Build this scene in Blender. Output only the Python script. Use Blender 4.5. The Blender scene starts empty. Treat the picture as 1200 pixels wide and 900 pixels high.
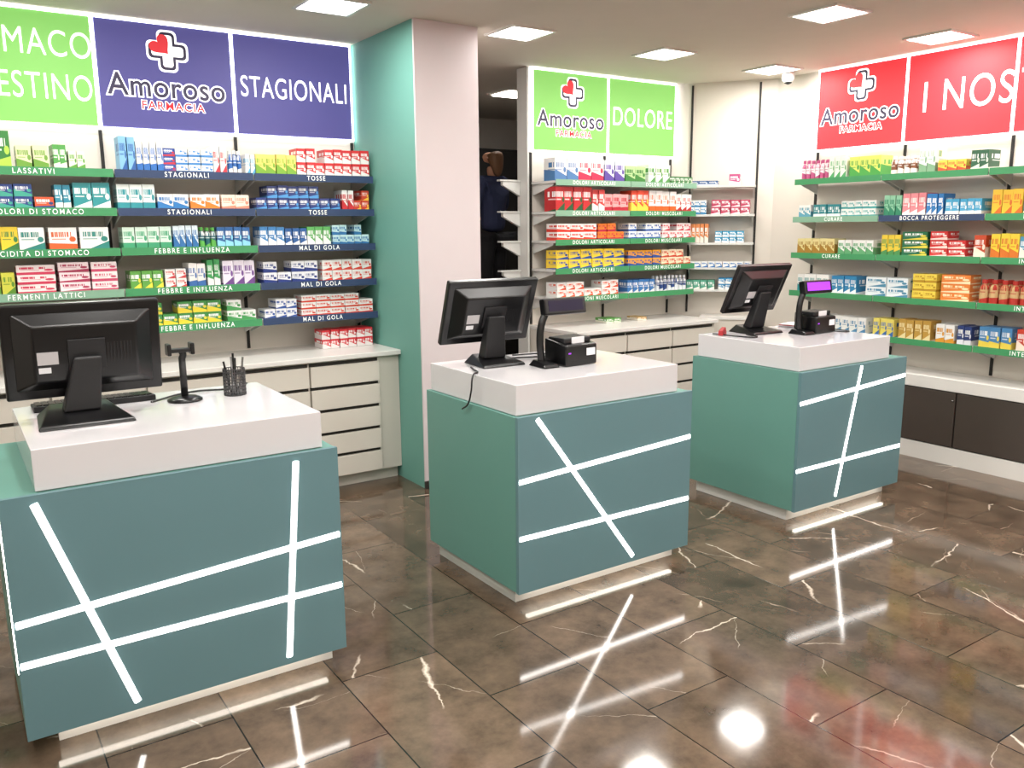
import bpy, math, random
from mathutils import Matrix, Vector
random.seed(7)
scene=bpy.context.scene
try:
    scene.view_settings.view_transform='Standard'
    scene.view_settings.look='None'
except Exception: pass

# ------------------------------------------------------------------ helpers
def lin(h):
    h=h.lstrip('#'); v=[int(h[i:i+2],16)/255 for i in (0,2,4)]
    return tuple((c/12.92 if c<=.04045 else ((c+.055)/1.055)**2.4) for c in v)
def mat(name,col,rough=.5,metal=0,emit=None,es=0,spec=.5,noise=0,coat=0):
    m=bpy.data.materials.new(name); m.use_nodes=True; nt=m.node_tree
    b=nt.nodes['Principled BSDF']; c=lin(col)+(1,)
    b.inputs['Base Color'].default_value=c; b.inputs['Roughness'].default_value=rough
    b.inputs['Metallic'].default_value=metal; b.inputs['Specular IOR Level'].default_value=spec
    b.inputs['Coat Weight'].default_value=coat
    if emit: b.inputs['Emission Color'].default_value=lin(emit)+(1,); b.inputs['Emission Strength'].default_value=es
    if noise:
        tc=nt.nodes.new('ShaderNodeTexCoord'); n=nt.nodes.new('ShaderNodeTexNoise'); n.inputs['Scale'].default_value=6
        n.inputs['Detail'].default_value=5
        r=nt.nodes.new('ShaderNodeMapRange'); r.inputs['To Min'].default_value=1-noise; r.inputs['To Max'].default_value=1+noise
        mx=nt.nodes.new('ShaderNodeMix'); mx.data_type='RGBA'; mx.blend_type='MULTIPLY'; mx.inputs['Factor'].default_value=1
        nt.links.new(tc.outputs['Object'],n.inputs['Vector']); nt.links.new(n.outputs['Fac'],r.inputs['Value'])
        nt.links.new(r.outputs['Result'],mx.inputs['B']); mx.inputs['A'].default_value=c
        nt.links.new(mx.outputs['Result'],b.inputs['Base Color'])
    return m
def link(o,parent=None):
    scene.collection.objects.link(o)
    if parent: o.parent=parent
    return o
def empty(name,loc=(0,0,0),rz=0):
    e=bpy.data.objects.new(name,None); e.empty_display_size=.1; e.location=loc; e.rotation_euler=(0,0,rz)
    return link(e)
def mesh(name,verts,faces,m,parent=None,smooth=False,bevel=0,seg=2):
    me=bpy.data.meshes.new(name); me.from_pydata(verts,[],faces); me.update()
    if m: me.materials.append(m)
    if smooth:
        for p in me.polygons: p.use_smooth=True
    o=bpy.data.objects.new(name,me); link(o,parent)
    if bevel:
        b=o.modifiers.new('bevel','BEVEL'); b.width=bevel; b.segments=seg; b.limit_method='ANGLE'
    return o
BF=[(0,3,2,1),(4,5,6,7),(0,1,5,4),(1,2,6,5),(2,3,7,6),(3,0,4,7)]
def bv(x0,x1,y0,y1,z0,z1):
    return [(x0,y0,z0),(x1,y0,z0),(x1,y1,z0),(x0,y1,z0),(x0,y0,z1),(x1,y0,z1),(x1,y1,z1),(x0,y1,z1)]
def box(name,x0,x1,y0,y1,z0,z1,m,parent=None,bevel=0,seg=2):
    return mesh(name,bv(x0,x1,y0,y1,z0,z1),BF,m,parent,bevel=bevel,seg=seg)
def boxes(name,lst,m,parent=None,bevel=0):
    v=[];f=[]
    for b in lst:
        o=len(v); v+=bv(*b); f+=[tuple(i+o for i in q) for q in BF]
    return mesh(name,v,f,m,parent,bevel=bevel)
def lathe(name,prof,m,parent=None,loc=(0,0,0),n=24):
    v=[];f=[]
    for r,z in prof:
        for i in range(n):
            a=2*math.pi*i/n; v.append((loc[0]+r*math.cos(a),loc[1]+r*math.sin(a),loc[2]+z))
    for k in range(len(prof)-1):
        for i in range(n):
            j=(i+1)%n; f.append((k*n+i,k*n+j,(k+1)*n+j,(k+1)*n+i))
    f.append(tuple(range(n-1,-1,-1))); f.append(tuple((len(prof)-1)*n+i for i in range(n)))
    o=mesh(name,v,f,m,parent,smooth=False)
    for p in o.data.polygons:
        if len(p.vertices)==4: p.use_smooth=True
    return o
def tube(name,pts,r,m,parent=None,res=3):
    c=bpy.data.curves.new(name,'CURVE'); c.dimensions='3D'; c.bevel_depth=r; c.bevel_resolution=res
    s=c.splines.new('BEZIER'); s.bezier_points.add(len(pts)-1)
    for p,q in zip(s.bezier_points,pts): p.co=q; p.handle_left_type=p.handle_right_type='AUTO'
    c.use_fill_caps=True; c.materials.append(m)
    return link(bpy.data.objects.new(name,c),parent)
def text(name,body,size,loc,rz,m,parent=None,fat=0,sx=1,space=1,align='CENTER',ext=.001):
    c=bpy.data.curves.new(name,'FONT'); c.body=body; c.size=size; c.align_x=align; c.align_y='CENTER'
    c.extrude=ext; c.offset=fat; c.space_character=space; c.materials.append(m)
    o=bpy.data.objects.new(name,c); o.location=loc; o.rotation_euler=(math.pi/2,0,rz); o.scale=(sx,1,1)
    return link(o,parent)

# ------------------------------------------------------------------ materials
M_ceil=mat('ceiling_paint','#c8bfb2',.9,noise=.03)
M_wall=mat('wall_paint','#d8d1c7',.8,noise=.02)
M_colw=mat('column_paint','#d2c8ca',.8,noise=.02)
M_teal=mat('teal_paint','#689f93',.6,noise=.03)
M_white=mat('white_laminate','#dcdad6',.25,noise=.01)
M_top=mat('white_gloss_top','#cfcdd0',.12,noise=.01,coat=.3)
M_cab=mat('cabinet_white','#d0cac0',.35,noise=.02)
M_gap=mat('shadow_gap','#2b2925',.8)
M_front=mat('counter_laminate_blue_lit','#5f8188',.40,noise=.03)  # counter laminate with the bluish LED light mixed into the front colour
M_side=mat('counter_laminate_green_lit','#619187',.42,noise=.03)  # same laminate with greenish light mixed into the side colour
M_led=mat('led_strip','#ffffff',.4,emit='#fffaf4',es=13)
M_ledbloom=mat('led_diffuser_edge','#dfe8ea',.5,emit='#dbe8ee',es=.75)  # dim glowing border, added to imitate bloom around the LED lines
M_ledlow=mat('led_underglow','#ffffff',.4,emit='#fff4e6',es=8)
M_signled=mat('sign_led','#ffffff',.4,emit='#f6fbff',es=3.4)
M_black=mat('black_plastic','#0d0d0f',.28,noise=.05)
M_black2=mat('black_plastic_matte','#131316',.5)
M_screen=mat('monitor_glass','#08080a',.06)
M_sticker=mat('sticker_silver','#b9b6b8',.4)
M_stick2=mat('sticker_white','#dedee2',.5)
M_steel=mat('steel','#9a9a9a',.25,metal=1)
M_dark=mat('dark_door','#453d38',.35,noise=.05)
M_shelf=mat('shelf_metal','#cfd0cc',.4)
M_rail=mat('slotted_rail','#1d1b19',.6)
M_gstrip=mat('label_green','#3f8f5c',.5)
M_lgstrip=mat('label_palegreen','#7fa88f',.5)
M_nstrip=mat('label_navy','#2c3f63',.5)
M_ltext=mat('label_text','#eef2ee',.5,emit='#ffffff',es=.15)
M_swhite=mat('sign_text_white','#ffffff',.5,emit='#ffffff',es=.9)
M_sred=mat('sign_red','#d9303a',.5,emit='#e03a44',es=.5)
M_snavy=mat('sign_ink','#3a3550',.5,emit='#37324a',es=.3)
M_purple=mat('scanner_glow','#7d2fae',.3,emit='#a63ff0',es=1.0)
def signmat(name,col,es,topboost):
    m=mat(name,col,.5,emit=col,es=es,spec=.3); nt=m.node_tree; b=nt.nodes['Principled BSDF']
    tc=nt.nodes.new('ShaderNodeTexCoord'); sp=nt.nodes.new('ShaderNodeSeparateXYZ')
    mr=nt.nodes.new('ShaderNodeMapRange'); mr.inputs['From Min'].default_value=2.24; mr.inputs['From Max'].default_value=2.84
    mr.inputs['To Min'].default_value=es; mr.inputs['To Max'].default_value=es*topboost
    nt.links.new(tc.outputs['Object'],sp.inputs[0]); nt.links.new(sp.outputs['Z'],mr.inputs['Value'])
    nt.links.new(mr.outputs['Result'],b.inputs['Emission Strength']); return m
M_sgreen=signmat('sign_green_film','#77b25c',.65,1.6)
M_spurple=signmat('sign_purple_film','#4b487e',.70,1.4)
M_srfilm=signmat('sign_red_film','#cf353d',.65,1.2)

# floor
def floor_mat():
    m=bpy.data.materials.new('marble_floor_tiles'); m.use_nodes=True; nt=m.node_tree; N=nt.nodes; L=nt.links
    b=N['Principled BSDF']
    tc=N.new('ShaderNodeTexCoord'); sp=N.new('ShaderNodeSeparateXYZ'); L.new(tc.outputs['Object'],sp.inputs[0])
    def ma(op,a,bb=None,c=None):
        n=N.new('ShaderNodeMath'); n.operation=op
        for i,v in enumerate((a,bb,c)):
            if v is None: continue
            if isinstance(v,(int,float)): n.inputs[i].default_value=v
            else: L.new(v,n.inputs[i])
        return n.outputs[0]
    W,Ln=.40,.78
    u=ma('DIVIDE',ma('ADD',sp.outputs['X'],.13),W); row=ma('FLOOR',u); fu=ma('FRACT',u)
    v=ma('ADD',ma('DIVIDE',sp.outputs['Y'],Ln),ma('MULTIPLY',row,.5)); col=ma('FLOOR',v); fv=ma('FRACT',v)
    du=ma('MULTIPLY',ma('MINIMUM',fu,ma('SUBTRACT',1,fu)),W); dv=ma('MULTIPLY',ma('MINIMUM',fv,ma('SUBTRACT',1,fv)),Ln)
    grout=ma('LESS_THAN',ma('MINIMUM',du,dv),.0025)
    cb=N.new('ShaderNodeCombineXYZ'); L.new(row,cb.inputs[0]); L.new(col,cb.inputs[1])
    wn=N.new('ShaderNodeTexWhiteNoise'); L.new(cb.outputs[0],wn.inputs['Vector'])
    off=N.new('ShaderNodeVectorMath'); off.operation='MULTIPLY_ADD'; L.new(wn.outputs['Color'],off.inputs[0]); off.inputs[1].default_value=(37,37,37); L.new(tc.outputs['Object'],off.inputs[2])
    wc=N.new('ShaderNodeSeparateColor'); L.new(wn.outputs['Color'],wc.inputs[0])
    def noise(scale,detail=2,rough=.5):
        n=N.new('ShaderNodeTexNoise'); n.inputs['Scale'].default_value=scale; n.inputs['Detail'].default_value=detail; n.inputs['Roughness'].default_value=rough; L.new(off.outputs[0],n.inputs['Vector']); return n.outputs['Fac']
    def crack(rot,phase,period,width,wob,thr):
        an=ma('MULTIPLY',rot,6.283)
        d=ma('ADD',ma('MULTIPLY',sp.outputs['X'],ma('COSINE',an)),ma('MULTIPLY',sp.outputs['Y'],ma('SINE',an)))
        d=ma('ADD',d,ma('MULTIPLY',ma('SUBTRACT',noise(3.2,5,.62),.5),wob))
        fr=ma('ABSOLUTE',ma('SUBTRACT',ma('FRACT',ma('ADD',ma('DIVIDE',d,period),phase)),.5))
        wv=ma('MULTIPLY',ma('POWER',noise(9,2),2),width*4)
        g=N.new('ShaderNodeMapRange'); g.inputs['From Min'].default_value=0; L.new(ma('DIVIDE',wv,period),g.inputs['From Max']); g.inputs['To Min'].default_value=1; g.inputs['To Max'].default_value=0; L.new(fr,g.inputs['Value'])
        g2=N.new('ShaderNodeMapRange'); g2.inputs['From Min'].default_value=thr; g2.inputs['From Max'].default_value=thr+.05; L.new(noise(1.9),g2.inputs['Value'])
        return ma('MULTIPLY',g.outputs[0],g2.outputs[0])
    c1=crack(wc.outputs[0],wc.outputs[1],.62,.0068,.14,.50)
    c2=ma('MULTIPLY',crack(wc.outputs[1],wc.outputs[2],.30,.0022,.13,.53),.5)
    vv=ma('MULTIPLY',ma('MAXIMUM',c1,c2),.9)
    cr=N.new('ShaderNodeValToRGB'); cr.color_ramp.elements[0].position=.3; cr.color_ramp.elements[0].color=lin('#3e3329')+(1,)
    cr.color_ramp.elements[1].position=.72; cr.color_ramp.elements[1].color=lin('#6e5c4c')+(1,)
    L.new(noise(5,8,.7),cr.inputs[0])
    tone=N.new('ShaderNodeMapRange'); tone.inputs['To Min'].default_value=.75; tone.inputs['To Max'].default_value=1.18; L.new(wn.outputs['Value'],tone.inputs['Value'])
    mt=N.new('ShaderNodeMix'); mt.data_type='RGBA'; mt.blend_type='MULTIPLY'; mt.inputs['Factor'].default_value=1
    L.new(cr.outputs[0],mt.inputs['A']); L.new(tone.outputs[0],mt.inputs['B'])
    m1=N.new('ShaderNodeMix'); m1.data_type='RGBA'; L.new(vv,m1.inputs['Factor']); L.new(mt.outputs['Result'],m1.inputs['A']); m1.inputs['B'].default_value=lin('#dccfbe')+(1,)
    m2=N.new('ShaderNodeMix'); m2.data_type='RGBA'; L.new(grout,m2.inputs['Factor']); L.new(m1.outputs['Result'],m2.inputs['A']); m2.inputs['B'].default_value=lin('#15100c')+(1,)
    L.new(m2.outputs['Result'],b.inputs['Base Color'])
    b.inputs['Roughness'].default_value=.085; b.inputs['Specular IOR Level'].default_value=.6
    bp=N.new('ShaderNodeBump'); bp.inputs['Strength'].default_value=.25; bp.inputs['Distance'].default_value=.002; L.new(ma('SUBTRACT',1,grout),bp.inputs['Height']); L.new(bp.outputs[0],b.inputs['Normal'])
    return m
M_floor=floor_mat()

# printed carton material (colour attributes + UV drive the print)
def carton_mat():
    m=bpy.data.materials.new('printed_carton'); m.use_nodes=True; nt=m.node_tree; N=nt.nodes; L=nt.links; b=N['Principled BSDF']
    A=N.new('ShaderNodeAttribute'); A.attribute_name='base'; C=N.new('ShaderNodeAttribute'); C.attribute_name='accent'
    uv=N.new('ShaderNodeUVMap'); uv.uv_map='UVMap'; sp=N.new('ShaderNodeSeparateXYZ'); L.new(uv.outputs[0],sp.inputs[0])
    S=N.new('ShaderNodeAttribute'); S.attribute_name='seed'
    def ma(op,a,bb=None):
        n=N.new('ShaderNodeMath'); n.operation=op
        for i,v in enumerate((a,bb)):
            if v is None: continue
            if isinstance(v,(int,float)): n.inputs[i].default_value=v
            else: L.new(v,n.inputs[i])
        return n.outputs[0]
    def rng(x,a,c): return ma('MULTIPLY',ma('GREATER_THAN',x,a),ma('LESS_THAN',x,c))
    U,V,sd=sp.outputs['X'],sp.outputs['Y'],S.outputs['Fac']
    slope=ma('MULTIPLY',ma('SUBTRACT',sd,.5),ma('SUBTRACT',U,.5))
    band=ma('LESS_THAN',ma('ADD',V,slope),ma('ADD',.14,ma('MULTIPLY',sd,.28)))
    wn=N.new('ShaderNodeTexNoise'); wn.inputs['Scale'].default_value=1; wn.inputs['Detail'].default_value=0
    cb=N.new('ShaderNodeCombineXYZ'); L.new(ma('MULTIPLY',U,26),cb.inputs[0]); L.new(ma('MULTIPLY',sd,50),cb.inputs[1]); L.new(cb.outputs[0],wn.inputs['Vector'])
    letters=ma('MULTIPLY',ma('MULTIPLY',rng(V,.58,.80),rng(U,.08,.80)),ma('GREATER_THAN',wn.outputs['Fac'],.46))
    small=ma('MULTIPLY',ma('MULTIPLY',rng(V,.46,.51),rng(U,.1,.6)),.7)
    dx=ma('SUBTRACT',U,.84); dy=ma('SUBTRACT',V,.48)
    dot=ma('LESS_THAN',ma('ADD',ma('MULTIPLY',dx,dx),ma('MULTIPLY',dy,dy)),.014)
    def mix(f,a,c):
        n=N.new('ShaderNodeMix'); n.data_type='RGBA'; L.new(f,n.inputs['Factor'])
        for k,v in (('A',a),('B',c)):
            if isinstance(v,tuple): n.inputs[k].default_value=v
            else: L.new(v,n.inputs[k])
        return n.outputs['Result']
    r=mix(band,A.outputs['Color'],C.outputs['Color'])
    r=mix(dot,r,C.outputs['Color'])
    # ink: contrasts with base brightness
    lum=N.new('ShaderNodeRGBToBW'); L.new(A.outputs['Color'],lum.inputs[0])
    dark=ma('LESS_THAN',lum.outputs[0],.3)
    ink=mix(dark,C.outputs['Color'],(.85,.85,.85,1))
    r=mix(letters,r,ink); r=mix(small,r,ink)
    L.new(r,b.inputs['Base Color']); b.inputs['Roughness'].default_value=.35
    return m
M_carton=carton_mat()

# ------------------------------------------------------------------ room shell
WY=5.53; WX=5.98; CZ=2.85
box('floor',-2.2,6.1,-1.8,8.4,-.1,0,M_floor)
box('ceiling',-2.2,6.1,-1.8,8.4,CZ,CZ+.1,M_ceil)
box('wall_north',-2.2,2.45,WY,WY+.1,0,CZ,M_wall)
box('wall_centre',3.88,5.46,WY,WY+.1,0,CZ,M_wall)
dA=Vector((5.44,WY,0)); dB=Vector((WX,4.86,0)); dS=(dB-dA).normalized(); dN=Vector((dS.y,-dS.x,0)); dLen=(dB-dA).length
def ff(O,S,N,s,z,d):
    p=O+S*s+N*d; return (p.x,p.y,z)
def fbox_v(O,S,N,s0,s1,z0,z1,d0,d1):
    return [ff(O,S,N,*q) for q in [(s0,z0,d0),(s1,z0,d0),(s1,z1,d0),(s0,z1,d0),(s0,z0,d1),(s1,z0,d1),(s1,z1,d1),(s0,z1,d1)]]
if dN.dot(Vector((-1,-1,0)))<0: dN=-dN
mesh('wall_corner',fbox_v(dA,dS,dN,-.05,dLen+.05,0,CZ,-.1,0),BF,M_wall)
box('wall_east',WX,WX+.1,-1.8,4.9,0,CZ,M_wall)
box('wall_west',-2.3,-2.2,-1.8,WY+.1,0,CZ,M_wall)
box('wall_south',-2.2,6.1,-1.9,-1.8,0,CZ,M_wall)
# back room
box('wall_backroom_west',2.80,2.90,WY+.1,8.3,0,CZ,M_wall)
box('wall_backroom_north',2.8,6.1,8.3,8.4,0,CZ,M_wall)
box('wall_backroom_east',6.0,6.1,WY+.2,8.4,0,CZ,M_wall)
# column: teal flank, pale front
col=empty('column')
box('column_core',2.453,2.88,4.64,WY+.12,0,CZ-.001,M_colw,col)
box('column_teal_flank',2.44,2.453,4.64,WY,0,CZ-.001,M_teal,col)
box('column_front_face',2.44,2.88,4.625,4.64,0,CZ-.001,M_colw,col)
box('trim_1',2.432,2.89,4.615,4.625,0,.05,M_gap)

# ------------------------------------------------------------------ ceiling panels
for X in (-.55,.68,1.93,3.18,4.42,5.58):
    for Y in (4.6,3.25,1.9,.55,-.8):
        e=empty('ceiling_light',(X,Y,CZ))
        s=.165
        boxes('frame',[(-s,s,-s,-s+.018,-.012,0),(-s,s,s-.018,s,-.012,0),(-s,-s+.018,-s+.018,s-.018,-.012,0),(s-.018,s,-s+.018,s-.018,-.012,0)],M_white,e)
        box('diffuser',-s+.018,s-.018,-s+.018,s-.018,-.006,-.001,M_led,e)
        l=bpy.data.lights.new('panel_lamp','AREA'); l.shape='SQUARE'; l.size=.29; l.energy=12.3; l.color=(1,.968,.92)
        lo=bpy.data.objects.new('panel_lamp',l); lo.location=(0,0,-.014); link(lo,e)
e=empty('ceiling_light',(4.55,6.68,CZ))
box('diffuser',-.15,.15,-.15,.15,-.012,-.001,M_led,e)
l=bpy.data.lights.new('panel_lamp','AREA'); l.shape='SQUARE'; l.size=.29; l.energy=3
lo=bpy.data.objects.new('panel_lamp',l); lo.location=(0,0,-.02); link(lo,e)

# ------------------------------------------------------------------ signs
OL=Vector((0,WY,0)); SL=Vector((1,0,0)); NL=Vector((0,-1,0))
OR=Vector((WX,0,0)); SR=Vector((0,-1,0)); NR=Vector((-1,0,0))
def plus_pts(L,a,r,n=5):
    pts=[]
    for q in range(4):
        an=q*math.pi/2; c,s=math.cos(an),math.sin(an)
        loc=[]
        for (cx,cy,st) in ((L-r,-a+r,-math.pi/2),(L-r,a-r,0)):
            for i in range(n+1):
                t=st+i/n*math.pi/2; loc.append((cx+r*math.cos(t),cy+r*math.sin(t)))
        loc.append((a,a))
        pts+=[(x*c-y*s,x*s+y*c) for x,y in loc]
    return pts
def heart_pts(sz,n=28):
    p=[]
    for i in range(n):
        t=-2*math.pi*i/n
        x=16*math.sin(t)**3; y=13*math.cos(t)-5*math.cos(2*t)-2*math.cos(3*t)-math.cos(4*t)
        p.append((x*sz/16,y*sz/16))
    return p
def flat(name,pts,O,S,N,s,z,d,m,parent,rot=0):
    c,sn=math.cos(rot),math.sin(rot)
    v=[ff(O,S,N,s+x*c-y*sn,z+x*sn+y*c,d) for x,y in pts]
    ar=sum(pts[i][0]*pts[(i+1)%len(pts)][1]-pts[(i+1)%len(pts)][0]*pts[i][1] for i in range(len(pts)))
    f=tuple(range(len(pts))); f=f if ar>0 else f[::-1]
    return mesh(name,v,[f],m,parent)
def angle(S): return math.atan2(S.y,S.x)
SD=.045
def sign(O,S,N,s0,s1,film):
    e=empty('illuminated_sign')
    mesh('film',fbox_v(O,S,N,s0+.012,s1-.012,2.24,2.83,0.002,SD),BF,film,e)
    v=[];f=[]
    for q in [(s0,s1,2.832,2.845,.002,SD+.006),(s0,s0+.009,2.235,2.832,.002,SD+.004),(s1-.009,s1,2.235,2.832,.002,SD+.004),(s0,s1,2.225,2.236,.002,SD+.004)]:
        o=len(v); v+=fbox_v(O,S,N,*q); f+=[tuple(i+o for i in b) for b in BF]
    mesh('led_edge',v,f,M_signled,e)
    return e
def logo(e,O,S,N,s0,s1):
    c=(s0+s1)/2; d=SD+.002; z=2.685
    flat('cross_outer',plus_pts(.118,.056,.03),O,S,N,c+.01,z,d,M_swhite,e)
    flat('cross_dark',plus_pts(.106,.044,.024),O,S,N,c+.01,z,d+.001,M_snavy,e)
    flat('cross_inner',plus_pts(.090,.029,.016),O,S,N,c+.01,z,d+.002,M_swhite,e)
    flat('heart',heart_pts(.062),O,S,N,c-.028,z+.03,d+.003,M_sred,e,rot=math.radians(42))
    rz=angle(S)
    def T(nm,b,sz,s,zz,dd,m,fat,sx,sp=1): text(nm,b,sz,ff(O,S,N,s,zz,dd),rz,m,e,fat=fat,sx=sx,space=sp,ext=.0004)
    T('brand_outline','Amoroso',.175,c,2.475,d,M_swhite,.0100,.93,1.07)
    T('brand_text','Amoroso',.175,c,2.475,d+.002,M_snavy,.0020,.93,1.07)
    T('sub_outline','FARMACIA',.066,c+.02,2.37,d+.003,M_swhite,.0050,1.0,1.18)
    T('sub_text','FARMACIA',.066,c+.02,2.37,d+.005,M_sred,.0010,1.0,1.18)
m0,m1,m2,m3=.08,.86,1.635,2.42
for a in (-.70,-1.48): sign(OL,SL,NL,a,a+.78,M_sgreen)
e=sign(OL,SL,NL,m0,m1,M_sgreen)
text('line_1','STOMACO',.2,ff(OL,SL,NL,.485,2.66,SD+.002),0,M_swhite,e,sx=.72,space=1.08,fat=-.001)
text('line_2','INTESTINO',.2,ff(OL,SL,NL,.485,2.43,SD+.002),0,M_swhite,e,sx=.66,space=1.08,fat=-.001)
e=sign(OL,SL,NL,m1,m2,M_spurple); logo(e,OL,SL,NL,m1,m2)
e=sign(OL,SL,NL,m2,m3,M_spurple)
text('line_1','STAGIONALI',.18,ff(OL,SL,NL,2.03,2.52,SD+.002),0,M_swhite,e,sx=.65,space=1.08)
e=sign(OL,SL,NL,3.90,4.66,M_sgreen); logo(e,OL,SL,NL,3.90,4.66)
e=sign(OL,SL,NL,4.66,5.42,M_sgreen)
text('line_1','DOLORE',.21,ff(OL,SL,NL,5.04,2.53,SD+.002),0,M_swhite,e,sx=.76,space=1.1)
e=sign(OR,SR,NR,-4.43,-3.68,M_srfilm); logo(e,OR,SR,NR,-4.43,-3.68)
e=sign(OR,SR,NR,-3.68,-2.92,M_srfilm)
text('line_1','I NOS',.30,ff(OR,SR,NR,-3.56,2.52,SD+.002),angle(SR),M_swhite,e,sx=.75,space=1.12,align='LEFT')
e=sign(OR,SR,NR,-2.92,-2.16,M_srfilm)
text('line_1','TRI',.30,ff(OR,SR,NR,-2.89,2.52,SD+.002),angle(SR),M_swhite,e,sx=.75,space=1.12,align='LEFT')
for a in (-2.16,-1.40,-.64): sign(OR,SR,NR,a,a+.76,M_srfilm)

# ------------------------------------------------------------------ shelving units
def shelving(O,S,N,mods,levels,depth,rails_z):
    e=empty('product_shelving')
    v=[];f=[]
    def add(v,f,*q):
        o=len(v); v+=fbox_v(O,S,N,*q); f+=[tuple(i+o for i in b) for b in BF]
    rv,rf=[],[]
    for i,(a,b) in enumerate(mods):
        for s in ((a,b) if i==len(mods)-1 else (a,)):
            add(rv,rf,s-.009,s+.009,rails_z[0],rails_z[1],.001,.012)
    mesh('slotted_rails',rv,rf,M_rail,e)
    groups={}
    for (a,b),lv in zip(mods,levels):
        for z,sm,lab in lv:
            add(v,f,a+.004,b-.004,z-.004,z+.014,.014,depth-.004)      # plate
            for s in (a+.02,b-.02):                                   # brackets
                o=len(v)
                P=[(s-.003,z-.09,.014),(s+.003,z-.09,.014),(s+.003,z-.005,.014),(s-.003,z-.005,.014),(s-.003,z-.02,depth-.05),(s+.003,z-.02,depth-.05),(s+.003,z-.005,depth-.05),(s-.003,z-.005,depth-.05)]
                v+=[ff(O,S,N,*q) for q in P]; f+=[tuple(j+o for j in q) for q in BF]
            if sm:
                g=groups.setdefault(sm.name,[[],[],sm]); add(g[0],g[1],a+.004,b-.004,z-.022,z+.022,depth-.003,depth+.003)
            if lab:
                text('label_text',lab,.04,ff(O,S,N,(a+b)/2,z-.001,depth+.0045),angle(S),M_ltext,e,space=1.35,sx=.85,ext=.0003,fat=.0004)
    mesh('shelf_plates',v,f,M_shelf,e)
    for n,g in groups.items(): mesh('strip_'+n,g[0],g[1],g[2],e)
    return e
G,NV,LG=M_gstrip,M_nstrip,M_lgstrip
L5=(1.96,1.75,1.53,1.30,1.08)
def lv(cols,labs,zs=L5): return [(z,c,l) for z,c,l in zip(zs,cols,labs)]
shelving(OL,SL,NL,[(-1.48,-.70),(-.70,m0),(m0,m1),(m1,m2),(m2,m3)],[
 lv([G]*5,['']*5),lv([G]*5,['']*5),
 lv([G,G,G,LG,LG],['LASSATIVI','DOLORI DI STOMACO','ACIDITA DI STOMACO','FERMENTI LATTICI','']),
 lv([NV,NV,G,G,G],['STAGIONALI','STAGIONALI','FEBBRE E INFLUENZA','FEBBRE E INFLUENZA','FEBBRE E INFLUENZA']),
 lv([NV]*5,['TOSSE','TOSSE','MAL DI GOLA','MAL DI GOLA','MAL DI GOLA'])],.33,(.88,2.22))
shelving(OL,SL,NL,[(3.91,4.66),(4.66,5.41)],[
 lv([LG,LG,G,G,G],['DOLORI ARTICOLARI','DOLORI ARTICOLARI','DOLORI ARTICOLARI','DOLORI ARTICOLARI','CONTUSIONI MUSCOLARI'],(1.98,1.75,1.53,1.31,1.09)),
 lv([LG,G,G,G,G],['DOLORI ARTICOLARI','DOLORI MUSCOLARI','DOLORI MUSCOLARI','DOLORI MUSCOLARI',''],(1.98,1.75,1.53,1.31,1.09))],.33,(.88,2.22))
shelving(dA,dS,dN,[(.16,.72)],[lv([None]*5,['']*5,(1.97,1.73,1.49,1.28,1.09))],.2,(.89,CZ-.02))
RZ=(1.98,1.69,1.41,1.11,.82)
rm=[(-4.43,-3.68),(-3.68,-2.92),(-2.92,-2.16),(-2.16,-1.40),(-1.40,-.64),(-.64,.12)]
shelving(OR,SR,NR,rm,[
 lv([G,LG,G,G,G],['','CURARE','CURARE','',''],RZ),
 lv([G,NV,G,G,G],['','BOCCA PROTEGGERE','','',''],RZ),
 ]+[lv([G]*5,['INTEGRATORI']*5,RZ)]*4,.28,(.61,2.22))
# end upright of centre shelving + storage brackets on the back-room side
ep=empty('shelving_end_frame')
box('upright_edge',3.862,3.879,5.50,5.635,0,2.846,M_shelf,ep)
for z in (2.0,1.76,1.53,1.3):
    mesh('bracket',[(3.86,5.60,z-.11),(3.86,5.63,z-.11),(3.86,5.63,z-.0),(3.86,5.60,z-.0),(3.70,5.60,z-.03),(3.70,5.63,z-.03),(3.70,5.63,z-.0),(3.70,5.60,z-.0)],BF,M_shelf,ep)
    box('lip',3.67,3.861,5.59,5.64,z,z+.012,M_shelf,ep)

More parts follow.
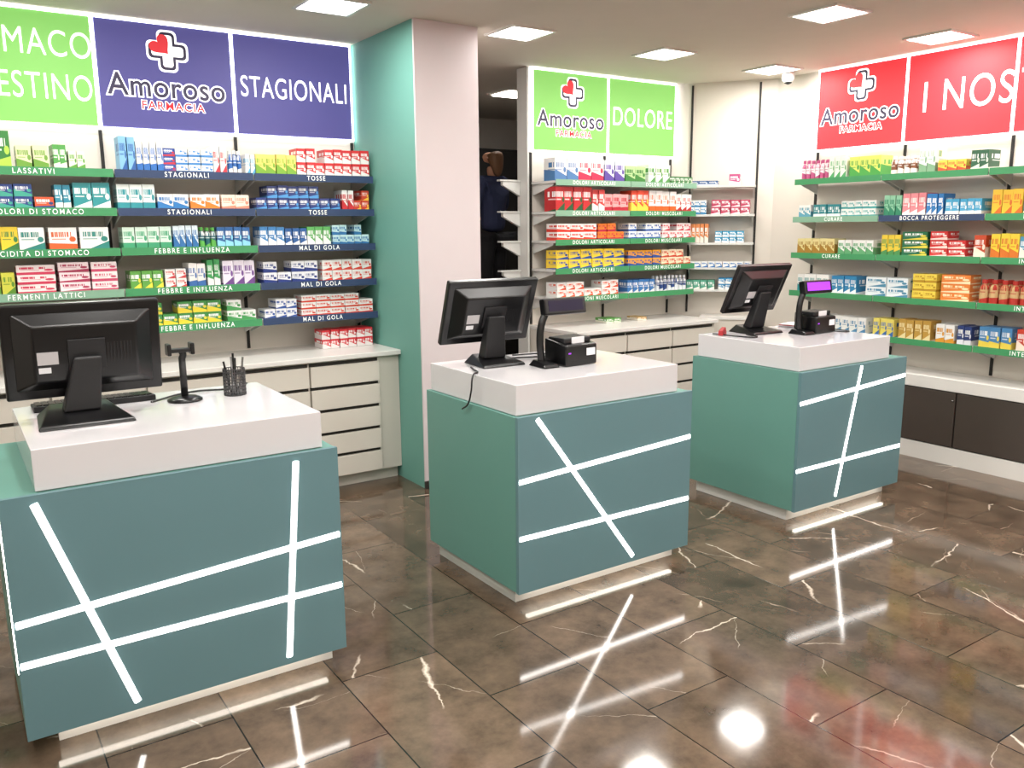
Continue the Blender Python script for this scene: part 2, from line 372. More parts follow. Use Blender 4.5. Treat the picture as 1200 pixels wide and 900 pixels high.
# ------------------------------------------------------------------ cartons
class Stock:
    def __init__(s): s.v=[];s.f=[];s.b=[];s.a=[];s.sd=[];s.uv=[]
    def face(s,idx,uv,b,a,sd): s.f.append(idx); s.uv+=uv; s.b+=[b]*len(idx); s.a+=[a]*len(idx); s.sd+=[sd]*len(idx)
    def box(s,O,S,N,s0,s1,z0,z1,d0,d1,b,a,yaw=0,sd=None):
        o=len(s.v); cs=(s0+s1)/2; cd=(d0+d1)/2; c,sn=math.cos(yaw),math.sin(yaw)
        for q in [(s0,z0,d0),(s1,z0,d0),(s1,z1,d0),(s0,z1,d0),(s0,z0,d1),(s1,z0,d1),(s1,z1,d1),(s0,z1,d1)]:
            x,y=q[0]-cs,q[2]-cd; s.v.append(ff(O,S,N,cs+x*c-y*sn,q[1],cd+x*sn+y*c))
        sd=random.random() if sd is None else sd
        std=[(0,0),(1,0),(1,1),(0,1)]
        s.face((4+o,5+o,6+o,7+o),std,b,a,sd)
        s.face((o+1,o,o+3,o+2),std,b,a,sd)
        s.face((o+5,o+1,o+2,o+6),[(0,0),(.3,0),(.3,1),(0,1)],b,a,sd)
        s.face((o,o+4,o+7,o+3),[(0,0),(.3,0),(.3,1),(0,1)],b,a,sd)
        s.face((o+7,o+6,o+2,o+3),[(0,.9),(1,.9),(1,1),(0,1)],b,a,sd)
        s.face((o,o+1,o+5,o+4),[(0,.9),(1,.9),(1,1),(0,1)],b,a,sd)
    def bottle(s,O,S,N,sc,z0,h,d,r,b,a):
        n=12; o=len(s.v); prof=[(r,0),(r,.68*h),(.5*r,.8*h),(.5*r,.83*h),(.6*r,.83*h),(.6*r,h)]
        for rr,zz in prof:
            for i in range(n):
                t=2*math.pi*i/n; s.v.append(ff(O,S,N,sc+rr*math.sin(t),z0+zz,d+rr*math.cos(t)))
        sd=random.random()
        for kk in range(len(prof)-1):
            for i in range(n):
                j=(i+1)%n; cap=kk>=3
                u0=((i+n/2)%n)/n; u1=u0+1/n; v0=prof[kk][1]/h; v1=prof[kk+1][1]/h
                bb=a if cap else b; 
                s.face((o+kk*n+i,o+kk*n+j,o+(kk+1)*n+j,o+(kk+1)*n+i),[(u0,v0),(u1,v0),(u1,v1),(u0,v1)],bb,a,sd)
        s.face(tuple(o+(len(prof)-1)*n+i for i in range(n)),[(.5,.95)]*n,a,a,sd)
    def run(s,O,S,N,z,dfront,s0,s1,base,acc,w=.06,h=.1,stack=1,depth=.14,kind='box'):
        b=lin(base);a=lin(acc); x=s0; sd=random.random()
        while x+w<=s1+.012:
            hh=h*random.uniform(.97,1.0)
            if kind=='box':
                nst=stack if random.random()>.12 else max(1,stack-1)
                jit=random.uniform(-.008,.004)
                for q in range(nst):
                    s.box(O,S,N,x+.001,x+w-.003,z+.0145+q*hh+.0005*q,z+.0145+(q+1)*hh,dfront-depth+jit,dfront+jit,b,a,random.uniform(-.03,.03),sd)
            else:
                s.bottle(O,S,N,x+w/2,z+.0145,hh,dfront-w/2,w*.46,b,a)
                s.bottle(O,S,N,x+w/2,z+.0145,hh,dfront-w*1.6,w*.46,b,a)
            x+=w
    def done(s,name):
        me=bpy.data.meshes.new(name); me.from_pydata(s.v,[],s.f); me.update()
        uvl=me.uv_layers.new(name='UVMap')
        for i,q in enumerate(s.uv): uvl.data[i].uv=q
        for nm,dat in (('base',s.b),('accent',s.a)):
            at=me.color_attributes.new(nm,'FLOAT_COLOR','CORNER')
            for i,q in enumerate(dat): at.data[i].color=(*q,1)
        at=me.attributes.new('seed','FLOAT','CORNER')
        for i,q in enumerate(s.sd): at.data[i].value=q
        me.materials.append(M_carton); return link(bpy.data.objects.new(name,me))
W_='#e6e6e4'
def fill(name,O,S,N,df,rows):
    st=Stock()
    for z,runs in rows:
        for r in runs: st.run(O,S,N,z,df,*r[:2],*r[2:4],**(dict(zip(('w','h','stack','depth','kind'),r[4:]))))
    return st.done(name)
fill('medicine_boxes',OL,SL,NL,.30,[
 (1.96,[(-.6,-.1,W_,'#3a8a50',.07,.12),(.09,.28,W_,'#3f9a4a',.07,.14),(.28,.385,'#2f7a35','#a8d04a',.10,.19),(.40,.555,'#d9dcae','#6a9a3a',.075,.12),(.57,.64,'#4d9a48','#e0e8d0',.035,.13),(.645,.74,'#e2e4d0','#5a9a3c',.042,.10),(.90,.985,'#7fb4d8','#2a5ba0',.042,.19),(.99,1.13,W_,'#2f6cb5',.036,.17),(1.13,1.20,'#2b4f9c','#c33040',.07,.045,3),(1.20,1.41,W_,'#3f86c9',.07,.045,3),(1.41,1.49,W_,'#c63240',.04,.16),(1.50,1.58,'#2c66b0',W_,.026,.14,1,.05,'bottle'),(1.60,1.66,W_,'#59a3c9',.03,.12),(1.66,1.92,'#e6d470','#78a838',.064,.125),(1.92,2.41,'#cf2c32',W_,.061,.085,2)]),
 (1.75,[(-.6,0,W_,'#2a7aa0',.09,.12),(.09,.28,'#e07a28','#1f4d8c',.09,.065,2),(.28,.46,'#263f80','#3fa08c',.088,.065,2),(.46,.56,'#cf5530','#24407c',.095,.065,2),(.56,.64,'#2f87a0','#dfe8e0',.04,.13),(.65,.84,'#2f8f94','#dfeae8',.094,.145),(.87,1.08,'#e3ebe8','#2f8f98',.068,.14),(1.08,1.26,W_,'#2f78b8',.088,.09,1),(1.26,1.44,W_,'#e08030',.088,.09,1),(1.44,1.61,'#ecdccc','#d88870',.084,.09,1),(1.65,2.20,'#2a3a78','#4f95d0',.068,.075,2),(2.21,2.29,W_,'#c93038',.04,.13),(2.29,2.40,'#c8402c','#f0c040',.055,.065,2)]),
 (1.53,[(-.6,0,W_,'#8a4a30',.08,.12),(.20,.37,'#e4c838','#3a7a40',.085,.13),(.37,.50,W_,'#2e8078',.125,.125),(.51,.66,W_,'#d06030',.14,.125),(.66,.82,W_,'#2e8078',.15,.125),(.88,1.15,'#cfe4d6','#3f9a70',.066,.125),(1.15,1.30,'#d3e0e8','#2f6ca8',.036,.13),(1.30,1.40,'#205e68','#60b050',.033,.12,1,.05,'bottle'),(1.40,1.61,'#2c5f9a','#8acae0',.05,.12),(1.66,1.82,'#3f7fb8','#e4e8f0',.053,.12),(1.82,1.96,'#285a98','#f0f0f0',.047,.11),(1.96,2.12,'#5aa85a',W_,.053,.12),(2.13,2.40,'#bcdce0','#2d70a8',.052,.065,2)]),
 (1.30,[(-.6,0,W_,'#b04060',.1,.075,2),(.20,.335,'#c8c84a','#5a8a30',.065,.12),(.34,.53,'#e8dcdc','#c83a58',.185,.052,3),(.54,.70,'#ead8dc','#a83858',.155,.055,3),(.70,.84,'#eadcde','#c04868',.135,.055,3),(.90,1.09,'#5fa048','#e8d848',.06,.105),(1.09,1.22,W_,'#c8484c',.06,.055,2),(1.22,1.33,'#e6e2e0','#3c68a8',.05,.14),(1.33,1.41,'#3f9a58',W_,.038,.16),(1.42,1.62,'#e4dcea','#70488c',.066,.15),(1.67,2.03,'#e4e4e8','#2a3c80',.088,.068,2),(2.05,2.40,W_,'#d04030',.07,.068,2)]),
 (1.08,[(-.6,0,W_,'#3f8a50',.08,.12),(.2,.80,W_,'#3f8a50',.08,.12),(.89,1.40,'#3f8a48','#e6d040',.085,.068,2),(1.43,1.62,W_,'#4a9a58',.09,.065,2),(1.66,1.87,'#e8e8ec','#3858a0',.07,.06,2),(1.90,2.40,W_,'#d0402c',.1,.045,3)]),
 (.857,[(2.03,2.40,'#d0303a','#e8e0e0',.06,.062,2)]),
])
fill('medicine_boxes',OL,SL,NL,.30,[
 (1.98,[(3.93,4.16,W_,'#4a78a8',.115,.17),(4.16,4.42,W_,'#c03050',.125,.175),(4.42,4.62,'#dfe4ee','#584898',.1,.165),(4.63,4.85,'#a9c890','#357a38',.11,.13),(4.88,5.12,'#e0e8dc','#4a8c48',.08,.15),(5.14,5.38,'#3c7a40','#e4e4da',.05,.06)]),
 (1.75,[(3.93,4.30,'#b82c30','#2a5a38',.09,.19),(4.30,4.42,'#c84040',W_,.06,.17),(4.42,4.68,'#dfa0a0','#b02838',.085,.14),(4.70,4.90,'#d84830','#f0c850',.065,.17),(4.90,5.20,W_,'#d86028',.075,.17),(5.21,5.39,W_,'#b02828',.06,.15)]),
 (1.53,[(3.95,4.35,W_,'#d03828',.13,.065,2),(4.36,4.64,'#e88030','#b02040',.09,.065,2),(4.68,5.05,W_,'#2858a8',.09,.065,2),(5.05,5.39,'#e4dcdc','#c03848',.085,.065,2)]),
 (1.31,[(3.95,4.64,'#f0cf3a','#2450a0',.115,.075,2),(4.68,5.05,'#e8a030','#2f4f98',.09,.065,2),(5.05,5.39,'#e8dcc0','#c84020',.085,.065,2)]),
 (1.09,[(3.95,4.64,W_,'#d85028',.09,.06,2),(4.68,4.98,'#3d75b5',W_,.06,.11),(5.0,5.38,'#27427c','#d8dce0',.045,.13,1,.06,'bottle')]),
 (.857,[(4.45,4.62,'#5fa050','#dfe0d0',.08,.04,1),(4.80,4.92,'#b8955a','#e8e0d0',.1,.03,1)]),
])
fill('medicine_boxes',dA,dS,dN,.19,[
 (1.97,[(.17,.42,'#2f5a90','#d8e0e8',.08,.04,1),(.50,.60,'#b04078','#e8d8e0',.09,.09)]),
 (1.73,[(.17,.32,W_,'#3080b0',.05,.06,2),(.36,.70,'#b03858','#e6d8dc',.08,.06,2)]),
 (1.49,[(.17,.36,'#d08048','#e8e0d4',.035,.16),(.40,.68,'#2f98c0','#f0f0f0',.06,.05,2)]),
 (1.28,[(.17,.70,W_,'#3070b0',.06,.05,1)]),
 (1.09,[(.17,.42,'#4f9a80','#e4e8e0',.06,.08,1),(.44,.70,'#3a88b8',W_,.06,.05,2)]),
])
def RR(*t): # right wall: given world Y start,end
    return (-t[0],-t[1])+t[2:]
def generic(z):
    pal=[('#e0b838','#d06828'),(W_,'#3070a0'),('#c83030','#f0d8d0'),('#3f8f60','#e8e4c8'),(W_,'#c04848'),('#4a80b0','#e8e0c8')]
    out=[]; y=2.28; i=int(z*10)
    while y>.0:
        out.append(RR(y,y-.36,*pal[i%6],.06,.12)); y-=.38; i+=1
    return out
fill('medicine_boxes',OR,SR,NR,.25,[
 (1.98,[RR(4.40,4.15,'#e4e0e2','#b04878',.042,.15,1,.05,'bottle'),RR(4.14,3.98,'#dfe4da','#4f9a60',.05,.16),RR(3.97,3.70,'#cfd86a','#4a9a48',.088,.15),RR(3.64,3.42,'#7a4a30','#e6e0d8',.05,.13,1,.05,'bottle'),RR(3.42,3.28,W_,'#7aa080',.06,.19),RR(3.28,3.08,'#e0c850','#c05030',.065,.08,1),RR(3.06,2.94,'#2c5a40','#d0d8c8',.06,.13),RR(2.6,2.3,W_,'#3070a0',.07,.12)]+generic(1.98)),
 (1.69,[RR(4.40,4.27,W_,'#5a9ab0',.06,.10),RR(4.26,4.02,'#2f8088','#e4eae8',.06,.10),RR(4.02,3.72,W_,'#4aa0a0',.06,.06,2),RR(3.66,3.52,'#8ac0a0','#2f8060',.045,.15),RR(3.52,3.34,'#e08890',W_,.058,.16),RR(3.34,3.22,'#2f78b8',W_,.04,.15),RR(3.21,2.96,'#48a0c8',W_,.05,.11),RR(2.90,2.70,'#e0b838','#d06828',.065,.16),RR(2.70,2.3,'#3f78a8','#e8e0c0',.065,.15)]+generic(1.69)),
 (1.41,[RR(4.40,4.02,'#dccf94','#a07830',.07,.12),RR(4.02,3.70,W_,'#60a070',.06,.11),RR(3.66,3.50,'#e0c440','#4a8a50',.05,.15),RR(3.50,3.30,'#1f6a48','#e0d048',.19,.058,3),RR(3.29,3.02,'#c83030','#f0d8d0',.125,.058,3),RR(2.99,2.90,'#c04828','#e8e0d0',.08,.15),RR(2.88,2.70,'#e2c83c','#d07028',.06,.16),RR(2.70,2.3,'#4a90b0','#e8e4d8',.06,.14)]+generic(1.41)),
 (1.11,[RR(4.38,4.08,W_,'#2a8c90',.06,.14),RR(4.06,3.80,'#2f80b0','#e8f0f0',.055,.14),RR(3.76,3.42,'#dfe6ea','#4a88a8',.165,.07,2),RR(3.40,3.20,'#e4cc50','#b89028',.09,.06,3),RR(3.19,2.98,'#e08038','#f0e0b8',.2,.062,3),RR(2.94,2.3,'#c8a878','#b03028',.065,.16,1,.07,'bottle')]+generic(1.11)),
 (.82,[RR(4.3,3.72,W_,'#4a80a8',.07,.12),RR(3.68,3.50,'#e0d068','#3a68a8',.055,.13),RR(3.48,3.22,'#b89040','#e0d0a0',.06,.14),RR(3.20,3.06,W_,'#d09030',.065,.13),RR(3.05,2.94,'#2c3c70','#d8d8e0',.05,.13),RR(2.90,2.68,'#4a80b0','#e0c850',.07,.14),RR(2.66,2.3,'#c04030','#e8d8c8',.06,.14)]+generic(.82)),
])

# ------------------------------------------------------------------ drawer cabinets
def drawer_cab(x0,x1,cols):
    e=empty('drawer_cabinet')
    box('carcass',x0,x1,4.955,WY-.002,.08,.838,M_cab,e)
    box('plinth',x0+.01,x1-.01,5.0,WY-.01,0,.08,M_cab,e)
    box('worktop',x0,x1,4.915,WY-.002,.84,.87,M_white,e,bevel=.003)
    fr=[];gp=[]
    for a,b in cols:
        for i in range(5):
            z0=.09+i*.148
            fr.append((a+.006,b-.006,4.925,4.955,z0,z0+.126))
            gp.append((a+.006,b-.006,4.950,4.956,z0+.126,z0+.146))
    boxes('drawer_fronts',fr,M_cab,e,bevel=.002); boxes('grip_gaps',gp,M_gap,e)
    return e
drawer_cab(-1.48,2.438,[(x-.47,x) for x in (-.06,.41,.88,1.35,1.82,2.29)])
drawer_cab(3.90,5.42,[(3.92,4.41),(4.41,4.90),(4.90,5.39)])
# corner + right low cabinets
e=empty('corner_cabinet')
mesh('body',fbox_v(dA,dS,dN,.30,.80,0,.85,.003,.24),BF,M_cab,e)
mesh('worktop',fbox_v(dA,dS,dN,.295,.80,.851,.875,.003,.25),BF,M_white,e)
e=empty('base_cabinet')
FX=5.665
box('plinth',FX,WX-.003,-.1,4.5,0,.12,M_white,e)
box('carcass',FX+.02,WX-.003,-.1,4.5,.12,.515,M_gap,e)
box('top',FX-.005,WX-.003,-.1,4.5,.515,.60,M_white,e,bevel=.003)
y=4.5; ds=[]
while y>-.05:
    ds.append((FX,FX+.02,max(y-.754,-.1),y-.006,.128,.508)); y-=.76
boxes('doors',ds,M_dark,e,bevel=.002)
lathe('lock',[(.008,0),(.008,.01)],M_steel,e,loc=(FX-.002,3.0,.45))

# ------------------------------------------------------------------ service counters
TZ=.995
def seg_strip(p,q,w,y0,y1):
    (x0,z0),(x1,z1)=p,q; L=math.hypot(x1-x0,z1-z0); nx,nz=-(z1-z0)/L*w/2,(x1-x0)/L*w/2
    c=[(x0-nx,z0-nz),(x1-nx,z1-nz),(x1+nx,z1+nz),(x0+nx,z0+nz)]
    return [(x,y0,z) for x,z in c]+[(x,y1,z) for x,z in c]
def counter(x0,x1,wx0,wx1,lines,side=False,pl=.035):
    e=empty('service_counter')
    yf,yb=2.84,3.64
    box('plinth',x0+pl,x1-.025,2.92,yb-.03,0,.073,M_white,e)
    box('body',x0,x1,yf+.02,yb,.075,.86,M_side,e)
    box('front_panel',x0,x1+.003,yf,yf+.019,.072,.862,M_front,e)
    box('worktop_block',wx0,wx1,yf+.035,yb-.02,.862,TZ,M_top,e,bevel=.003)
    SF=[(3,2,1,0),(4,7,6,5),(0,4,5,1),(1,5,6,2),(2,6,7,3),(3,7,4,0)]
    for nm,w,d,m in (('led_bloom_edges',.025,.0012,M_ledbloom),('led_lines',.0165,.003,M_led)):  # wider dim strip behind each LED line is painted bloom
        v=[];f=[]
        for p,q in lines:
            o=len(v); v+=seg_strip(p,q,w,yf-d,yf+.002); f+=[tuple(i+o for i in b) for b in SF]
        mesh(nm,v,f,m,e)
    if side:
        v=[(x0-.003,2.845,.30),(x0-.003,2.863,.30),(x0-.003,2.98,.84),(x0-.003,2.962,.84),(x0+.001,2.845,.30),(x0+.001,2.863,.30),(x0+.001,2.98,.84),(x0+.001,2.962,.84)]
        mesh('led_side',v,[(3,2,1,0),(4,5,6,7),(0,1,5,4),(1,2,6,5),(2,3,7,6),(3,0,4,7)],M_led,e)
    box('led_underglow',x0+.08,x1-.06,2.885,2.905,.064,.075,M_ledlow,e)
    return e
counter(.07,1.135,.17,1.095,[((.16,.835),(.395,.10)),((.98,.835),(.915,.10)),((.075,.46),(1.13,.53)),((.075,.325),(1.13,.33))],True,.09)
counter(1.94,2.965,1.955,2.90,[((2.04,.845),(2.60,.10)),((1.945,.58),(2.96,.635)),((1.945,.325),(2.96,.32))])
counter(3.80,4.79,3.82,4.66,[((4.34,.85),(4.165,.10)),((3.80,.69),(4.785,.75)),((3.80,.31),(4.785,.31))])

# ------------------------------------------------------------------ POS equipment
def monitor(x,y,zc,yaw,tilt,w,h,bx,by,fs=1):
    e=empty('pos_monitor',(x,y,TZ+.001),yaw)
    R=Matrix.Translation((0,0,zc-TZ))@Matrix.Rotation(tilt,4,'X')
    def put(o): o.matrix_local=R; return o
    put(box('bezel',-w/2,w/2,-.012,.018,-h/2,h/2,M_black,e,bevel=.007,seg=3))
    put(box('screen',-w/2+.022,w/2-.022,.018,.0195,-h/2+.022,h/2-.022,M_screen,e))
    a,b=w/2-.03,h/2-.03; c,d=w/2-.09,h/2-.07
    put(mesh('rear_shell',[(-a,-.012,-b),(a,-.012,-b),(a,-.012,b),(-a,-.012,b),(-c,-.055,-d),(c,-.055,-d),(c,-.055,d),(-c,-.055,d)],[(0,1,2,3),(4,7,6,5),(0,4,5,1),(1,5,6,2),(2,6,7,3),(3,7,4,0)],M_black,e,bevel=.006))
    put(box('vesa_plate',-.06,.06,-.063,-.055,-.06,.05,M_black2,e,bevel=.002))
    put(box('rating_label',-c+.01,-c+.075,-.0568,-.0555,-.035,.01,M_sticker,e))
    put(box('rating_label_2',-c+.012,-c+.05,-.0568,-.0555,-.065,-.045,M_stick2,e))
    v=[]
    for i in range(9): v.append((c-.11+i*.011,c-.106+i*.011,-.0566,-.0552,-.04,.03))
    put(boxes('vents',v,M_black2,e))
    ox,oy=bx,by; zt=zc-TZ-.02
    mesh('neck',[(-.06+ox,oy-.04,.03),(.06+ox,oy-.04,.03),(.06+ox,oy+.03,.03),(-.06+ox,oy+.03,.03),(-.045,-.085,zt),(.045,-.085,zt),(.045,-.045,zt),(-.045,-.045,zt)],BF,M_black2,e,bevel=.008,seg=3)
    P=[(-.125,-.14,0),(.125,-.14,0),(.11,.10,0),(-.11,.10,0),(-.12,-.13,.014),(.12,-.13,.014),(.075,.07,.045),(-.075,.07,.045)]
    mesh('foot',[(px*fs+ox,py*fs+oy,pz) for px,py,pz in P],BF,M_black,e,bevel=.006,seg=3)
    return e
monitor(.40,3.33,1.235,0,math.radians(8),.51,.34,-.035,-.05,1.22)
monitor(2.19,3.45,1.25,math.radians(-3),math.radians(21),.49,.33,.0,-.02,.95)
monitor(4.18,3.49,1.265,math.radians(-3),math.radians(25),.45,.325,-.02,.0)
def cable(pts,r=.004): 
    tube('power_cable',pts,r,M_black)
T1=TZ+.006
cable([(2.03,3.36,T1),(2.0,3.28,T1),(1.98,3.22,T1),(1.945,3.20,T1-.005),(1.925,3.19,.92),(1.925,3.22,.86),(1.925,3.27,.83)])
cable([(2.30,3.50,T1),(2.45,3.45,T1),(2.62,3.42,T1),(2.55,3.52,T1),(2.4,3.56,T1)])
cable([(4.0,3.40,T1),(3.94,3.28,T1),(3.90,3.35,T1),(3.87,3.55,T1)])
cable([(4.55,3.25,T1),(4.60,3.12,T1),(4.64,3.22,T1),(4.62,3.32,T1)])
cable([(.62,3.40,T1),(.80,3.52,T1),(.98,3.50,T1),(1.04,3.58,T1)])
def keyboard(x,y,rz):
    e=empty('keyboard',(x,y,TZ+.001),rz)
    mesh('case',[(-.21,-.07,0),(.21,-.07,0),(.21,.07,0),(-.21,.07,0),(-.21,-.07,.022),(.21,-.07,.022),(.21,.07,.012),(-.21,.07,.012)],BF,M_black2,e,bevel=.004)
    ks=[]
    for r in range(5):
        for c in range(18): ks.append((-.2+c*.0222,-.2+c*.0222+.019,-.06+r*.024,-.06+r*.024+.02,.015,.026-.0018*r))
    boxes('keys',ks,M_black,e)
keyboard(.44,3.53,0)
# card reader on a pole (counter 1)
e=empty('card_reader_stand',(.74,3.38,TZ+.001))
lathe('base',[(.065,0),(.065,.006),(.05,.014),(.018,.02)],M_black,e)
lathe('pole',[(.013,.018),(.013,.17)],M_black2,e)
mesh('cradle',bv(-.05,.035,-.02,.02,.19,.205),BF,M_black,e,bevel=.004)
mesh('cradle_wing',bv(-.055,-.04,-.025,.025,.18,.225),BF,M_black,e,bevel=.004)
mesh('cradle_wing',bv(.03,.045,-.025,.025,.18,.225),BF,M_black,e,bevel=.004)
tube('arm',[(0,0,.165),(.005,0,.18),(.0,0,.195)],.013,M_black2,e)
# pen cup
e=empty('pen_cup',(.935,3.385,TZ+.001))
M_mesh=mat('mesh_grey','#5a5a5c',.35,metal=.8)
v=[];f=[]
for i in range(28):
    a=2*math.pi*i/28; c,s=math.cos(a),math.sin(a)
    o=len(v); v+=bv(.042*c-.0013,.042*c+.0013,.042*s-.0013,.042*s+.0013,.0,.105); f+=[tuple(i+o for i in q) for q in BF]
mesh('wire_mesh',v,f,M_mesh,e)
v=[];f=[]
for z in [k*.013 for k in range(9)]:
    o=len(v)
    for i in range(24):
        a=2*math.pi*i/24
        for r_,zz in ((.0405,z),(.0435,z),(.0435,z+.003),(.0405,z+.003)): v.append((r_*math.cos(a),r_*math.sin(a),zz))
    for i in range(24):
        j=(i+1)%24
        for q in range(4): f.append((o+i*4+q,o+j*4+q,o+j*4+(q+1)%4,o+i*4+(q+1)%4))
mesh('rings',v,f,M_mesh,e)
lathe('bottom',[(.041,0),(.041,.003)],M_mesh,e)
M_penr=mat('pen_red','#a02a30',.4)
pc=[M_black,M_black2,M_steel,M_steel,M_black]
for i,(a,b) in enumerate([(-.02,.01),(.01,.02),(.02,-.01),(-.01,-.02),(0,.0)]):
    tube('pen',[(a*.6,b*.6,.004),(a*1.2,b*1.2,.07),(a*1.7,b*1.7,.135+.008*i)],.0042,pc[i],e)
def printer(x,y,rz):
    e=empty('receipt_printer',(x,y,TZ+.001),rz)
    mesh('body',[(-.10,-.08,0),(.10,-.08,0),(.10,.08,0),(-.10,.08,0),(-.10,-.08,.10),(.10,-.08,.10),(.10,.08,.125),(-.10,.08,.125)],BF,M_black,e,bevel=.008,seg=3)
    box('lid',-.085,.085,-.05,.07,.105,.132,M_black2,e,bevel=.006)
    box('paper',-.04,.04,-.052,-.05,.10,.135,M_stick2,e)
    box('label',.03,.085,-.0815,-.0802,.045,.08,M_stick2,e)
    box('led',-.085,-.07,-.0815,-.08,.06,.066,M_purple,e)
    box('slot',-.06,.06,-.0812,-.08,.02,.024,M_black2,e)
printer(2.50,3.20,math.radians(4)); printer(4.46,3.26,math.radians(2))
def pole_display(x,y,rz,glow):
    e=empty('customer_display',(x,y,TZ+.001),rz)
    mesh('foot',[(-.045,-.09,0),(.045,-.09,0),(.045,.05,0),(-.045,.05,0),(-.04,-.08,.018),(.04,-.08,.018),(.03,.03,.03),(-.03,.03,.03)],BF,M_black,e,bevel=.005)
    tube('stem',[(0,0,.02),(-.01,.0,.12),(0,.0,.20),(.03,0,.265)],.018,M_black,e)
    R=Matrix.Translation((.12,-.01,.28))@Matrix.Rotation(math.radians(-12),4,'X')
    for o in (box('head',-.12,.12,-.02,.03,-.04,.04,M_black,e,bevel=.008,seg=3),box('window',-.10,.10,-.0215,-.0195,-.024,.027,glow,e)): o.matrix_local=R
M_vfd=mat('display_window','#2b2738',.08,emit='#3a3350',es=.12)
pole_display(2.34,3.22,math.radians(-2),M_vfd); pole_display(4.31,3.26,math.radians(-4),M_purple)
e=empty('hand_sanitizer',(2.80,3.55,TZ+.001))
lathe('cup',[(.022,0),(.024,.045)],M_black2,e); lathe('cap',[(.024,.045),(.024,.058),(.01,.062)],M_penr,e)
e=empty('paper_stack',(4.55,3.50,TZ+.001),.2)
for i in range(5): 
    o=box('sheet',-.08+.004*i,.08+.004*i,-.055,.055,i*.005,i*.005+.004,[M_stick2,M_steel,M_stick2,M_penr,M_stick2][i],e)
e=empty('stapler',(3.90,3.50,TZ+.001),.5)
mesh('body',[(-.05,-.015,0),(.05,-.015,0),(.05,.015,0),(-.05,.015,0),(-.05,-.013,.03),(.03,-.013,.045),(.03,.013,.045),(-.05,.013,.03)],BF,M_penr,e,bevel=.003)

# security camera in corner
e=empty('security_camera',(5.80,4.62,2.848))
lathe('mount',[(.045,-.02),(.05,0)],M_white,e)
lathe('dome',[(.012,-.085),(.035,-.075),(.048,-.05),(.05,-.02)],M_white,e)
lathe('lens',[(.006,-.094),(.028,-.084),(.034,-.07)],M_black,e)

# ------------------------------------------------------------------ back room
e=empty('storage_cabinet')
M_bk=mat('dark_cabinet','#1b1917',.5)
box('carcass',2.95,5.9,7.6,8.25,0,2.45,M_bk,e)
boxes('doors',[(2.97+i*.585,2.97+i*.585+.57,7.58,7.6,.05,2.42) for i in range(5)],M_bk,e,bevel=.003)
boxes('handles',[(2.97+i*.585+.5,2.97+i*.585+.52,7.56,7.58,1.0,1.2) for i in range(5)],M_steel,e)
e=empty('air_conditioner')
box('case',3.75,4.55,7.33,7.575,2.16,2.36,M_white,e,bevel=.02)
boxes('louvres',[(3.8,4.5,7.322,7.33,2.175+.018*i,2.183+.018*i) for i in range(4)],M_gap,e)
e=empty('step_ladder',(4.27,6.55,0))
for z,yy in ((.24,-.2),(.48,-.08),(.73,.06)):
    box('tread',-.18,.18,yy-.09,yy+.12,z-.03,z,M_steel,e,bevel=.004)
def leg(x,ya_,yb_): 
    mesh('leg',[(x-.012,ya_-.015,0),(x+.012,ya_-.015,0),(x+.012,ya_+.015,0),(x-.012,ya_+.015,0),(x-.012,yb_-.015,.72),(x+.012,yb_-.015,.72),(x+.012,yb_+.015,.72),(x-.012,yb_+.015,.72)],BF,M_steel,e)
for sx in (-.19,.19): leg(sx,-.34,-.02); leg(sx,.38,.16)
def skin_body(name,pts,edges,rad,m,parent,sub=2):
    me=bpy.data.meshes.new(name); me.from_pydata(pts,edges,[]); me.update(); me.materials.append(m)
    o=bpy.data.objects.new(name,me); link(o,parent)
    o.modifiers.new('skin','SKIN'); 
    sv=me.skin_vertices[0].data if me.skin_vertices else None
    if sv is None:
        bpy.context.view_layer.objects.active=o; bpy.ops.mesh.customdata_skin_add(); sv=me.skin_vertices[0].data
    for i,r in enumerate(rad):
        sv[i].radius=r if isinstance(r,tuple) else (r,r); sv[i].use_root=(i==0)
    s=o.modifiers.new('sub','SUBSURF'); s.levels=sub; s.render_levels=sub
    return o
M_cloth=mat('navy_uniform','#2a3150',.85); M_trou=mat('dark_trousers','#15151a',.85); M_skin=mat('skin','#c89478',.55); M_hair=mat('brown_hair','#6a4a30',.6,noise=.3); M_shoe=mat('shoe_black','#0e0e10',.4)
w=empty('woman',(4.25,6.60,.731),math.radians(200))
skin_body('jacket',[(0,0,.86),(0,0,1.0),(0,.0,1.15),(0,0,1.30),(0,0,1.37),(-.16,0,1.33),(-.21,-.02,1.10),(-.17,-.2,1.0),(.16,0,1.33),(.22,-.03,1.10),(.17,-.22,1.06)],
 [(0,1),(1,2),(2,3),(3,4),(3,5),(5,6),(6,7),(3,8),(8,9),(9,10)],[(.16,.11),(.14,.10),(.15,.11),(.13,.09),.055,.058,.045,.036,.058,.045,.036],M_cloth,w)
skin_body('trousers',[(0,0,.88),(-.09,0,.80),(-.1,-.01,.46),(-.1,.01,.09),(.09,0,.80),(.1,-.01,.46),(.1,.01,.09)],[(0,1),(1,2),(2,3),(0,4),(4,5),(5,6)],[(.15,.11),.085,.058,.045,.085,.058,.045],M_trou,w)
skin_body('neck',[(0,0,1.35),(0,-.01,1.42),(0,-.015,1.47)],[(0,1),(1,2)],[.05,.045,.045],M_skin,w,1)
skin_body('head',[(0,-.01,1.545),(0,-.005,1.59),(0,-.03,1.48),(0,-.085,1.515)],[(0,1),(0,2),(0,3)],[(.078,.09),(.072,.085),(.045,.05),.014],M_skin,w)
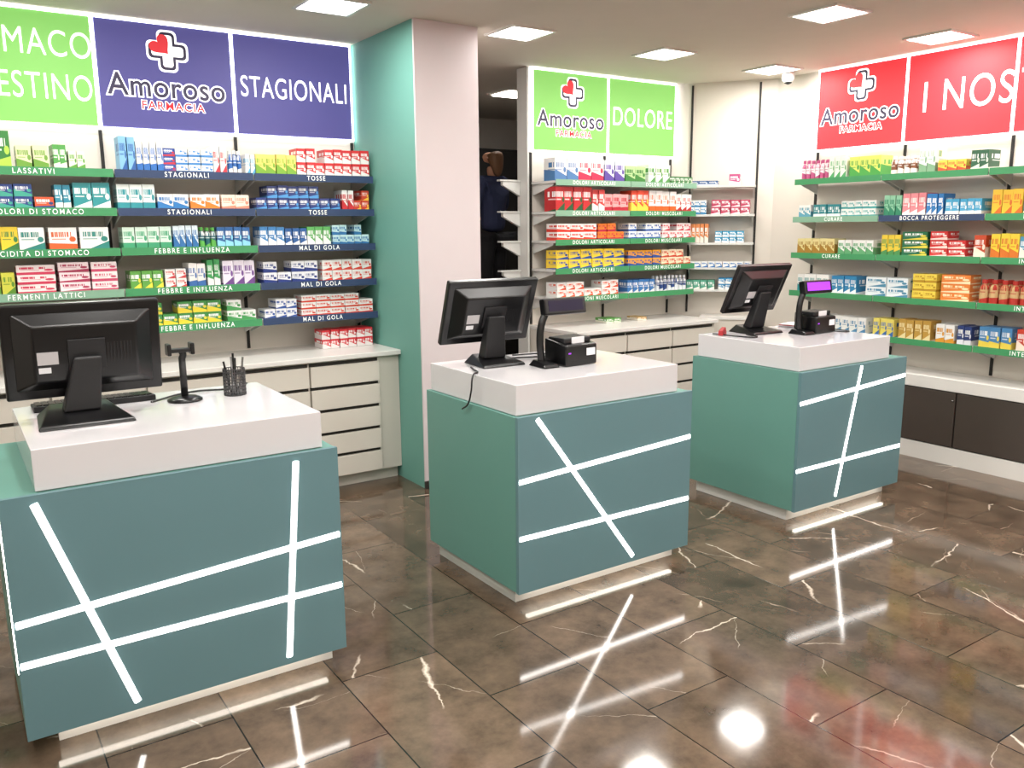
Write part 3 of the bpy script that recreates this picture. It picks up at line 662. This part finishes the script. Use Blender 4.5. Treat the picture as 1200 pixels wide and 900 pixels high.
skin_body('hair',[(0,.02,1.59),(0,.035,1.52),(0,.06,1.44),(0,.055,1.36)],[(0,1),(1,2),(2,3)],[(.088,.085),(.09,.075),(.07,.04),(.04,.025)],M_hair,w)
for s in (-1,1):
    lathe('eye',[(.004,-.004),(.009,0),(.004,.004)],M_black,w,loc=(s*.03,-.088,1.545),n=10)
    skin_body('ear',[(s*.075,0,1.54),(s*.085,.005,1.52)],[(0,1)],[.014,.012],M_skin,w,1)
    z=1.0 if s<0 else 1.06
    skin_body('hand',[(s*.17,-.20,z),(s*.165,-.26,z),(s*.165,-.29,z-.005)],[(0,1),(1,2)],[.024,(.036,.018),(.034,.014)],M_skin,w,1)
    for i in range(4):
        xx=s*.165+(i-1.5)*.018; ln=(.06,.072,.068,.052)[i]
        skin_body('finger',[(xx,-.285,z),(xx,-.285-ln*.55,z-.006),(xx,-.285-ln,z-.028)],[(0,1),(1,2)],[.0085,.008,.0065],M_skin,w,1)
    skin_body('thumb',[(s*.145,-.235,z),(s*.118,-.27,z-.008),(s*.112,-.30,z-.018)],[(0,1),(1,2)],[.011,.0095,.008],M_skin,w,1)
    skin_body('shoe',[(s*.1,.04,.035),(s*.1,-.06,.03),(s*.1,-.15,.026)],[(0,1),(1,2)],[(.04,.035),(.042,.03),(.034,.026)],M_shoe,w,1)

# ------------------------------------------------------------------ world + camera
wd=bpy.data.worlds.new('world'); scene.world=wd; wd.use_nodes=True
wd.node_tree.nodes['Background'].inputs[0].default_value=(.5,.5,.5,1); wd.node_tree.nodes['Background'].inputs[1].default_value=.2
f,th,ya,ro=986.9,.1843,.5926,-.0079
F=Vector((math.sin(ya)*math.cos(th),math.cos(ya)*math.cos(th),-math.sin(th)))
R=Vector((math.cos(ya),-math.sin(ya),0)); U=R.cross(F)
R2=R*math.cos(ro)+U*math.sin(ro); U2=R2.cross(F)
cd=bpy.data.cameras.new('camera'); cd.sensor_width=36; cd.sensor_fit='HORIZONTAL'; cd.lens=f/1200*36; cd.clip_start=.05
co=bpy.data.objects.new('camera',cd); link(co)
m=Matrix((R2,U2,-F)).transposed().to_4x4(); m.translation=(0,0,1.65); co.matrix_world=m
scene.camera=co
